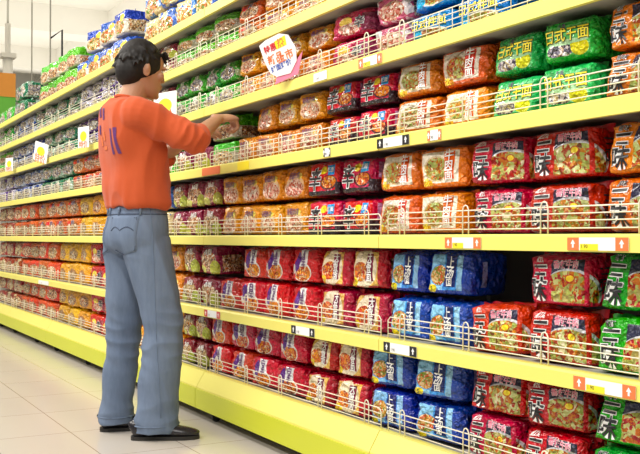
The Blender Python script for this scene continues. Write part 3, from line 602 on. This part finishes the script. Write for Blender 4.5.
M['eye'] = plain('eye_white', (.75, .72, .68), .2); M['iris'] = plain('dark_iris', (.02, .012, .01), .1)
HY = -.048
def head_parts(mb):
    rows = []
    for dz, yf, yb, wd in ((0, .062, .02, .022), (.012, .078, -.01, .036), (.03, .083, -.035, .048), (.055, .083, -.06, .057), (.08, .082, -.078, .065), (.105, .079, -.092, .071), (.13, .079, -.100, .075), (.155, .084, -.103, .076), (.18, .076, -.100, .073), (.205, .055, -.088, .062), (.225, .022, -.062, .042), (.236, -.01, -.03, .012)):
        rows.append((1.497+dz, 0, HY+(yf+yb)/2, wd, (yf-yb)/2))
    mb.add(*loft_z(rows, 28, 3, 2.15))
    z0 = 1.497; y = HY
    mb.add(*limb([(0, y+.080, z0+.140, .007, .007), (0, y+.087, z0+.118, .008, .008), (0, y+.094, z0+.096, .011, .010), (0, y+.086, z0+.087, .012, .007)], 10, 3, Vector((0, 1, 0))))
    for s_ in (-1, 1):
        mb.add(*ell((s_*.011, y+.092, z0+.088), (.009, .010, .008)))
        mb.add(*ell((s_*.030, y+.079, z0+.140), (.026, .010, .008)))
        mb.add(*ell((s_*.045, y+.060, z0+.100), (.022, .020, .022)))
        mb.add(*ell((s_*.077, y-.018, z0+.110), (.008, .019, .034), Matrix.Rotation(s_*-.35, 3, 'Z') @ Matrix.Rotation(.18, 3, 'X')))
        mb.add(*ell((s_*.083, y-.024, z0+.118), (.007, .018, .024), Matrix.Rotation(s_*-.6, 3, 'Z')))
    mb.add(*ell((0, y+.086, z0+.064), (.022, .010, .006))); mb.add(*ell((0, y+.085, z0+.053), (.019, .010, .006))); mb.add(*ell((0, y+.074, z0+.016), (.020, .014, .014)))
HT = Matrix.Translation((0, -.06, 1.50)) @ Matrix.Rotation(math.radians(-9), 4, 'X') @ Matrix.Rotation(math.radians(4), 4, 'Z') @ Matrix.Translation((0, .06, -1.50))
def tilt_head(m): m.v = [tuple(HT @ Vector(p)) for p in m.v]; return m
def hand(mb, W, d, n, th, curl):
    """W wrist, d pointing direction, n back of hand, th side the thumb is on, curl per joint in radians"""
    d = Vector(d).normalized(); n = Vector(n); n = (n-d*n.dot(d)).normalized(); s_ = d.cross(n)*th
    W = Vector(W); P = lambda a, b, c: W+d*a+s_*b+n*c
    def path(pts, up=None): mb.add(*limb(pts, 12, 4, n))
    path([(*P(-.03, 0, 0), .026, .021), (*P(0, 0, 0), .027, .020), (*P(.03, 0, .001), .036, .017), (*P(.065, 0, .003), .041, .015), (*P(.088, 0, .002), .040, .012), (*P(.096, 0, 0), .034, .008)])
    for i, (off, L1) in enumerate(((.030, .092), (.010, .100), (-.010, .094), (-.029, .074))):
        p = P(.078, off, .001); a = curl[0]*(.85+.1*i); dd = d.copy(); pts = [(*p, .0098, .0098)]
        for j, fr in enumerate((.46, .30, .24)):
            dd = (d*math.cos(a)-n*math.sin(a)+s_*(off*.8)).normalized(); p = p+dd*L1*fr*(1.15 if j == 0 else 1); r = (.0092, .0082, .0066)[j]; pts.append((*p, r, r)); a += curl[min(j+1, 2)]
        path(pts)
    q = P(.018, .026, -.006); pts = [(*q, .014, .013)]
    for (a, b, c, r) in ((.040, .052, -.014, .012), (.066, .062, -.024, .0105), (.088, .060, -.036, .008)): pts.append((*P(a, b, c), r, r))
    path(pts)
# joints in the figure's own frame: x to its right, y ahead, z up
RW = (.115, .280, 1.404); RE = (.280, .100, 1.288); LW = (-.075, .200, 1.318); LE = (-.26, .09, 1.215)
mb = MB(); head_parts(mb); tilt_head(mb)
mb.add(*limb([(0, -.115, 1.36, .075, .07), (0, -.105, 1.43, .062, .062), (0, -.085, 1.49, .054, .058), (0, -.06, 1.55, .052, .058)], 20, 4, Vector((0, 1, 0))))
mb.add(*loft_z([(.86, 0, -.06, .13, .09), (1.0, 0, -.06, .135, .09), (1.2, 0, -.085, .15, .10), (1.36, 0, -.105, .15, .09), (1.43, 0, -.11, .09, .07)], 20, 3))
for sx, E_, W_ in ((1, RE, RW), (-1, LE, LW)):
    E_ = Vector(E_); W_ = Vector(W_); sh = Vector((sx*.17, -.09, 1.39)); m1 = sh.lerp(E_, .5); m2 = E_.lerp(W_, .45)
    mb.add(*limb([(sx*.09, -.1, 1.395, .05, .05), (*sh, .05, .05), (*m1, .044, .044), (*E_, .039, .038), (*m2, .038, .034), (*W_, .027, .022)], 18, 5))
hand(mb, RW, (-.25, .90, .10), (.35, -.15, .92), -1, (1.0, 1.3, .9))
hand(mb, LW, (.25, .78, .45), (-.35, -.35, .85), 1, (.45, .5, .35))
for sx, kn, an in ((1, (.118, .02, .48), (.125, -.02, .08)), (-1, (-.10, -.075, .48), (-.125, -.125, .08))):
    mb.add(*limb([(sx*.085, -.055, .90, .075, .08), (*kn, .055, .055), (*an, .038, .042), (an[0], an[1]+.01, .045, .035, .045)], 16, 5, Vector((0, 1, 0))))
body = merge(mb, 'body', M['skin'], .0042, man, smooth_it=3)
for s_ in (-1, 1):
    e = tilt_head(MB().add(*ell((s_*.031, HY+.066, 1.497+.122), (.014, .012, .0095)))).build('eye', M['eye'], man, True)
    tilt_head(MB().add(*ell((s_*.032, HY+.0765, 1.497+.121), (.006, .0025, .006)))).build('iris', M['iris'], e, True)
# hair: cap plus tufts
hm = MB(); z0 = 1.497
hm.add(*ell((0, HY-.024, z0+.150), (.090, .100, .106), Matrix.Rotation(.22, 3, 'X'), 24, 16))
hm.add(*ell((0, HY-.062, z0+.105), (.076, .066, .080), None, 20, 12))
rh = random.Random(3)
def tuft(p, d, L_, r):
    p = Vector(p); d = Vector(d).normalized(); g = Vector((0, 0, -1)); pts = []
    for i in range(4):
        pts.append((*p, r*(1-i/3.4), r*(1-i/3.4)*.7)); d = (d+g*.22).normalized(); p = p+d*L_/3
    hm.add(*limb(pts, 7, 2, Vector((.1, .3, 1)).normalized() if abs(d.z) < .9 else Vector((0, 1, 0))))
for i in range(190):
    th = rh.uniform(-math.pi, math.pi); ph = rh.uniform(.1, 1.75)
    nx, ny, nz = math.sin(ph)*math.cos(th), math.sin(ph)*math.sin(th), math.cos(ph)
    if ny > .35 and nz < .45: continue
    if abs(nx) > .55 and nz < .05 and ny > -.25: continue
    tuft((nx*.082, HY-.026+ny*.094, z0+.146+nz*.094), (nx*.25+rh.uniform(-.45, .45), ny*.2+rh.uniform(.1, .9)*(1 if nz > .2 else -.1), nz*.12-.25*(1-nz)+rh.uniform(-.12, .12)), rh.uniform(.03, .05), rh.uniform(.011, .016))
for i in range(14):
    x = -.062+.124*i/13; tuft((x, HY+.058, z0+.200+rh.uniform(-.006, .008)), (x*3+rh.uniform(-.2, .2), .7, -.5), rh.uniform(.045, .07), .011)
for s_ in (-1, 1):
    for i in range(5): tuft((s_*.074, HY+.004+.008*i, z0+.165), (0, .12, -1), .055-.006*i, .009)
hair = merge(tilt_head(hm), 'hair', M['hair'], .0045, man, smooth_it=1)
# sweatshirt
def fold(co, n_):
    r1 = noise.noise(Vector((co.x*8+co.z*1.5, co.y*8-co.z*2.5, co.z*1.3+4)))
    a = (.3-abs(r1))*.026+noise.noise(co*9)*.010
    sl = math.exp(-((co.y-.10)/.10)**2) if co.z > 1.15 else 0
    b = (.25-abs(noise.noise(Vector((co.x*9, co.y*26, co.z*13)))))*.026*sl
    hem = .006*noise.noise(Vector((co.x*26, co.y*26, 3)))*max(0, 1-abs(co.z-1.03)/.1) if co.z < 1.13 else 0
    return a+b+hem
sm_ = MB()
sm_.add(*loft_z([(.992, 0, -.055, .150, .112), (.998, 0, -.055, .176, .131), (1.016, 0, -.052, .185, .137), (1.04, 0, -.054, .184, .135), (1.14, 0, -.064, .182, .131), (1.25, 0, -.078, .194, .131), (1.33, 0, -.088, .196, .128), (1.39, 0, -.100, .182, .118), (1.435, 0, -.110, .135, .105), (1.465, 0, -.108, .085, .08), (1.478, 0, -.105, .068, .070)], 32, 4))
for sx, E_, W_, fr in ((1, RE, RW, .20), (-1, LE, LW, .48)):
    E_ = Vector(E_); W_ = Vector(W_); sh = Vector((sx*.165, -.095, 1.385)); m1 = sh.lerp(E_, .5); c_ = E_.lerp(W_, fr)
    sm_.add(*limb([(sx*.08, -.105, 1.365, .075, .085), (*sh, .078, .080), (*m1, .068, .068), (*E_, .060, .060), (*E_.lerp(c_, .6), .056, .056), (*c_, .050, .050)], 20, 5))
shirt = merge(sm_, 'sweatshirt', M['sweat'], .006, man, fold, 6)
nb = MB().tube([(math.cos(t)*.060, -.092+math.sin(t)*.064, 1.476+math.sin(t)*-.012) for t in [2*math.pi*i/28 for i in range(28)]], .008, 8, closed=True).build('collar', M['sweat'], shirt, True)
# jeans
def jfold(co, n_):
    a = (.25-abs(noise.noise(Vector((co.x*6, co.y*6, co.z*4+co.y*6+2)))))*.020
    kn = math.exp(-((co.z-.42)/.16)**2)+math.exp(-((co.z-.08)/.08)**2)+.6*math.exp(-((co.z-.80)/.06)**2)
    b = (.22-abs(noise.noise(Vector((co.x*7+co.z*4, co.y*7+co.z*7, co.z*12)))))*.016*kn
    return a*.8+b
jm = MB()
jm.add(*loft_z([(1.03, 0, -.055, .150, .112), (.98, 0, -.057, .160, .120), (.93, 0, -.062, .172, .130), (.88, 0, -.066, .178, .136), (.83, 0, -.062, .176, .130), (.80, 0, -.05, .16, .105)], 32, 4))
jm.add(*loft_z([(.87, .080, -.055, .092, .118), (.80, .088, -.040, .094, .112), (.70, .098, -.02, .092, .104), (.58, .110, .005, .084, .094), (.48, .118, .018, .079, .088), (.36, .120, .012, .077, .086), (.22, .122, -.002, .078, .089), (.12, .124, -.010, .080, .093), (.06, .125, -.012, .083, .097), (.028, .125, -.012, .084, .099)], 26, 4, 2.1))
jm.add(*loft_z([(.87, -.080, -.064, .092, .118), (.80, -.088, -.070, .092, .108), (.70, -.092, -.074, .088, .098), (.58, -.098, -.080, .080, .088), (.48, -.104, -.086, .074, .080), (.36, -.110, -.094, .071, .076), (.22, -.116, -.104, .070, .076), (.12, -.120, -.112, .072, .078), (.06, -.122, -.116, .074, .080), (.036, -.122, -.116, .075, .081)], 26, 4, 2.1))
jeans = merge(jm, 'jeans', M['denim'], .006, man, jfold, 5)
for cx, cy, z, rx, ry in ((.125, -.012, .062, .084, .098), (-.122, -.116, .068, .075, .081)):
    MB().tube([(cx+math.cos(t)*rx, cy+math.sin(t)*ry, z) for t in [2*math.pi*i/30 for i in range(30)]], .0035, 6, closed=True).build('hem', M['denim'], jeans, True)
from mathutils.bvhtree import BVHTree
def bvh_of(o): return BVHTree.FromPolygons([v.co.copy() for v in o.data.vertices], [tuple(p.vertices) for p in o.data.polygons])
JB_, SB_ = bvh_of(jeans), bvh_of(shirt)
def project(bv, origin, right, up, a, b, off):
    """cast from a plane in front of the cloth onto it"""
    dr = up.cross(right); p = origin+right*a+up*b; h = bv.ray_cast(p, dr, 1.0)
    if h[0] is None: return None
    return h[0]+h[1]*off
def patchgrid(bv, c, right, outline, off, th, name, mat, parent):
    up = Vector((0, 0, 1)); org = Vector(c)-up.cross(right)*.4; v = []; n = 12
    pts = []
    for j in range(n+1):
        for i in range(n+1):
            a = (i/n-.5); b = (j/n-.5); (a, b) = outline(a, b); pts.append(project(bv, org, right, up, a, b, off))
    if any(p is None for p in pts): return None
    d = up.cross(right); m = n+1; v = pts+[p+d*(off+th) for p in pts]; f = []
    for j in range(n):
        for i in range(n): a = j*m+i; f.append((a, a+1, a+m+1, a+m))
    rim = [i for i in range(m)]+[j*m+n for j in range(1, m)]+[n*m+i for i in range(n-1, -1, -1)]+[j*m for j in range(n-1, 0, -1)]
    for i in range(len(rim)): a, b = rim[i], rim[(i+1) % len(rim)]; f.append((b, a, a+m*m, b+m*m))
    return obj(name, v, f, mat, parent, True)
rt = Vector((.90, -.43, 0)).normalized()
for cx, cy_, r_ in ((.105, -.15, Vector((.84, .54, 0)).normalized()), (-.095, -.17, Vector((.95, -.30, 0)).normalized())):
    po = patchgrid(JB_, (cx, cy_, .885), r_, lambda a, b: (a*(.135+.02*b), b*.15-(.018*(1-abs(a)*2) if b < -.3 else 0)), .0035, .003, 'back_pocket', M['denim'], jeans)
    if po:
        mb = MB(); up = Vector((0, 0, 1)); org = Vector((cx, cy_, .885))-up.cross(r_)*.4
        def line(pts):
            q = [project(JB_, org, r_, up, a, b, .0045) for a, b in pts]
            if all(q): mb.tube(q, .0018, 5)
        line([(-.060, .066), (.060, .066)]); line([(-.058+.116*i/10, .012+.016*abs(math.sin(math.pi*i/5))) for i in range(11)])
        line([(-.064, .07), (-.058, -.07), (0, -.088), (.058, -.07), (.064, .07)])
        mb.build('pocket_stitching', M['denim_dark'], po, True)
wb = []
for i in range(48):
    t = 2*math.pi*i/48; o_ = Vector((math.cos(t)*.5, -.055+math.sin(t)*.5, .968)); h = JB_.ray_cast(o_, Vector((-math.cos(t), -math.sin(t), 0)), 1.0); wb.append(h[0]+h[1]*.001)
MB().tube(wb, .0022, 5, closed=True).build('waistband_seam', M['denim_dark'], jeans, True)
for i in (41, 46, 36, 30): lp = wb[i]; MB().tube([lp+Vector((0, 0, -.004)), lp*1.0+Vector((0, 0, .018)), lp+Vector((0, 0, .028))], .006, 6).build('belt_loop', M['denim'], jeans, True)
# side seam and print on the back
def seam(bv, pts, right, name, mat, parent, r=.0014):
    up = Vector((0, 0, 1)); q = []
    for x, y, z in pts:
        h = bv.ray_cast(Vector((x, y, z)), -right, 1.0)
        if h[0]: q.append(h[0]+h[1]*.001)
    if len(q) > 2: MB().tube(q, r, 5).build(name, mat, parent, True)
seam(JB_, [(.5, -.055+.06*(1-(z-.05)/.95)*.6, z) for z in [1.0-.03*i for i in range(31)]], Vector((1, 0, 0)), 'side_seam', M['denim'], jeans)
rb = Vector((1, 0, 0)); up = Vector((0, 0, 1)); org = Vector((0, -.7, 1.30)); mb = MB()
def strip(a0, a1, b0, b1, mi):
    v = []; f = []; n = 8
    for j in range(n+1):
        for i in range(3): v.append(project(SB_, org, rb, up, a0+(a1-a0)*i/2, b0+(b1-b0)*j/n, .002))
    if any(p is None for p in v): return
    for j in range(n):
        for i in range(2): q = j*3+i; f.append((q, q+1, q+4, q+3))
    mb.add(v, f, mi)
strip(.075, .094, -.075, .035, 0); strip(.118, .137, -.075, .035, 0); strip(-.045, -.02, .095, .14, 0); strip(.0, .018, .08, .13, 0); strip(-.05, -.03, .02, .06, 0)
strip(.0, .018, -.01, .03, 1); strip(-.035, -.018, -.03, .01, 1); strip(-.01, .022, -.05, -.035, 1)
mb.build('back_print', [M['purple_ink'], M['orange_ink']], shirt)
# shoes
def shoe(hx, hy, tx, ty):
    h = Vector((hx, hy, 0)); d = Vector((tx, ty, 0))-h; Lh = d.length; d.normalize(); s_ = Vector((d.y, -d.x, 0))
    m = MB(); so = MB(); rows = []
    for t, w_, hh, zc in ((0, .022, .032, .040), (.04, .032, .042, .044), (.18, .036, .046, .050), (.38, .036, .040, .046), (.60, .043, .028, .036), (.80, .044, .022, .030), (.94, .032, .016, .025), (1.0, .014, .010, .021)):
        p = h+d*Lh*t; rows.append((p.x, p.y, zc, w_, hh))
    m.add(*limb(rows, 20, 5)); o = merge(m, 'shoe', M['shoe'], .004, man, smooth_it=3)
    pts = []
    for t, w_ in ((0, .016), (.03, .028), (.12, .036), (.35, .034), (.6, .044), (.8, .044), (.93, .034), (1.0, .014)): pts.append((t, w_))
    P = [h+d*Lh*t+s_*w_ for t, w_ in pts]+[h+d*Lh*t-s_*w_ for t, w_ in reversed(pts)]; n = len(P)
    v = [(p.x, p.y, .0) for p in P]+[(p.x, p.y, .016) for p in P]
    so.add(v, [tuple(reversed(range(n))), tuple(range(n, 2*n))]+[(i, (i+1) % n, n+(i+1) % n, n+i) for i in range(n)])
    hl = [h+d*Lh*t+s_*w_ for t, w_ in ((0, .02), (.22, .035))]+[h+d*Lh*t-s_*w_ for t, w_ in ((.22, .035), (0, .02))]
    so.build('sole', M['sole'], o)
    la = MB()
    for i in range(4):
        t = .40+.055*i; c = h+d*Lh*t; zt = .084-.008*i; la.tube([(c+s_*.022+Vector((0, 0, zt-.010))), (c+Vector((0, 0, zt))), (c-s_*.022+Vector((0, 0, zt-.010)))], .0022, 5)
    la.build('laces', M['sole'], o, True)
shoe(.095, -.115, .215, .150); shoe(-.140, -.185, -.075, .075)
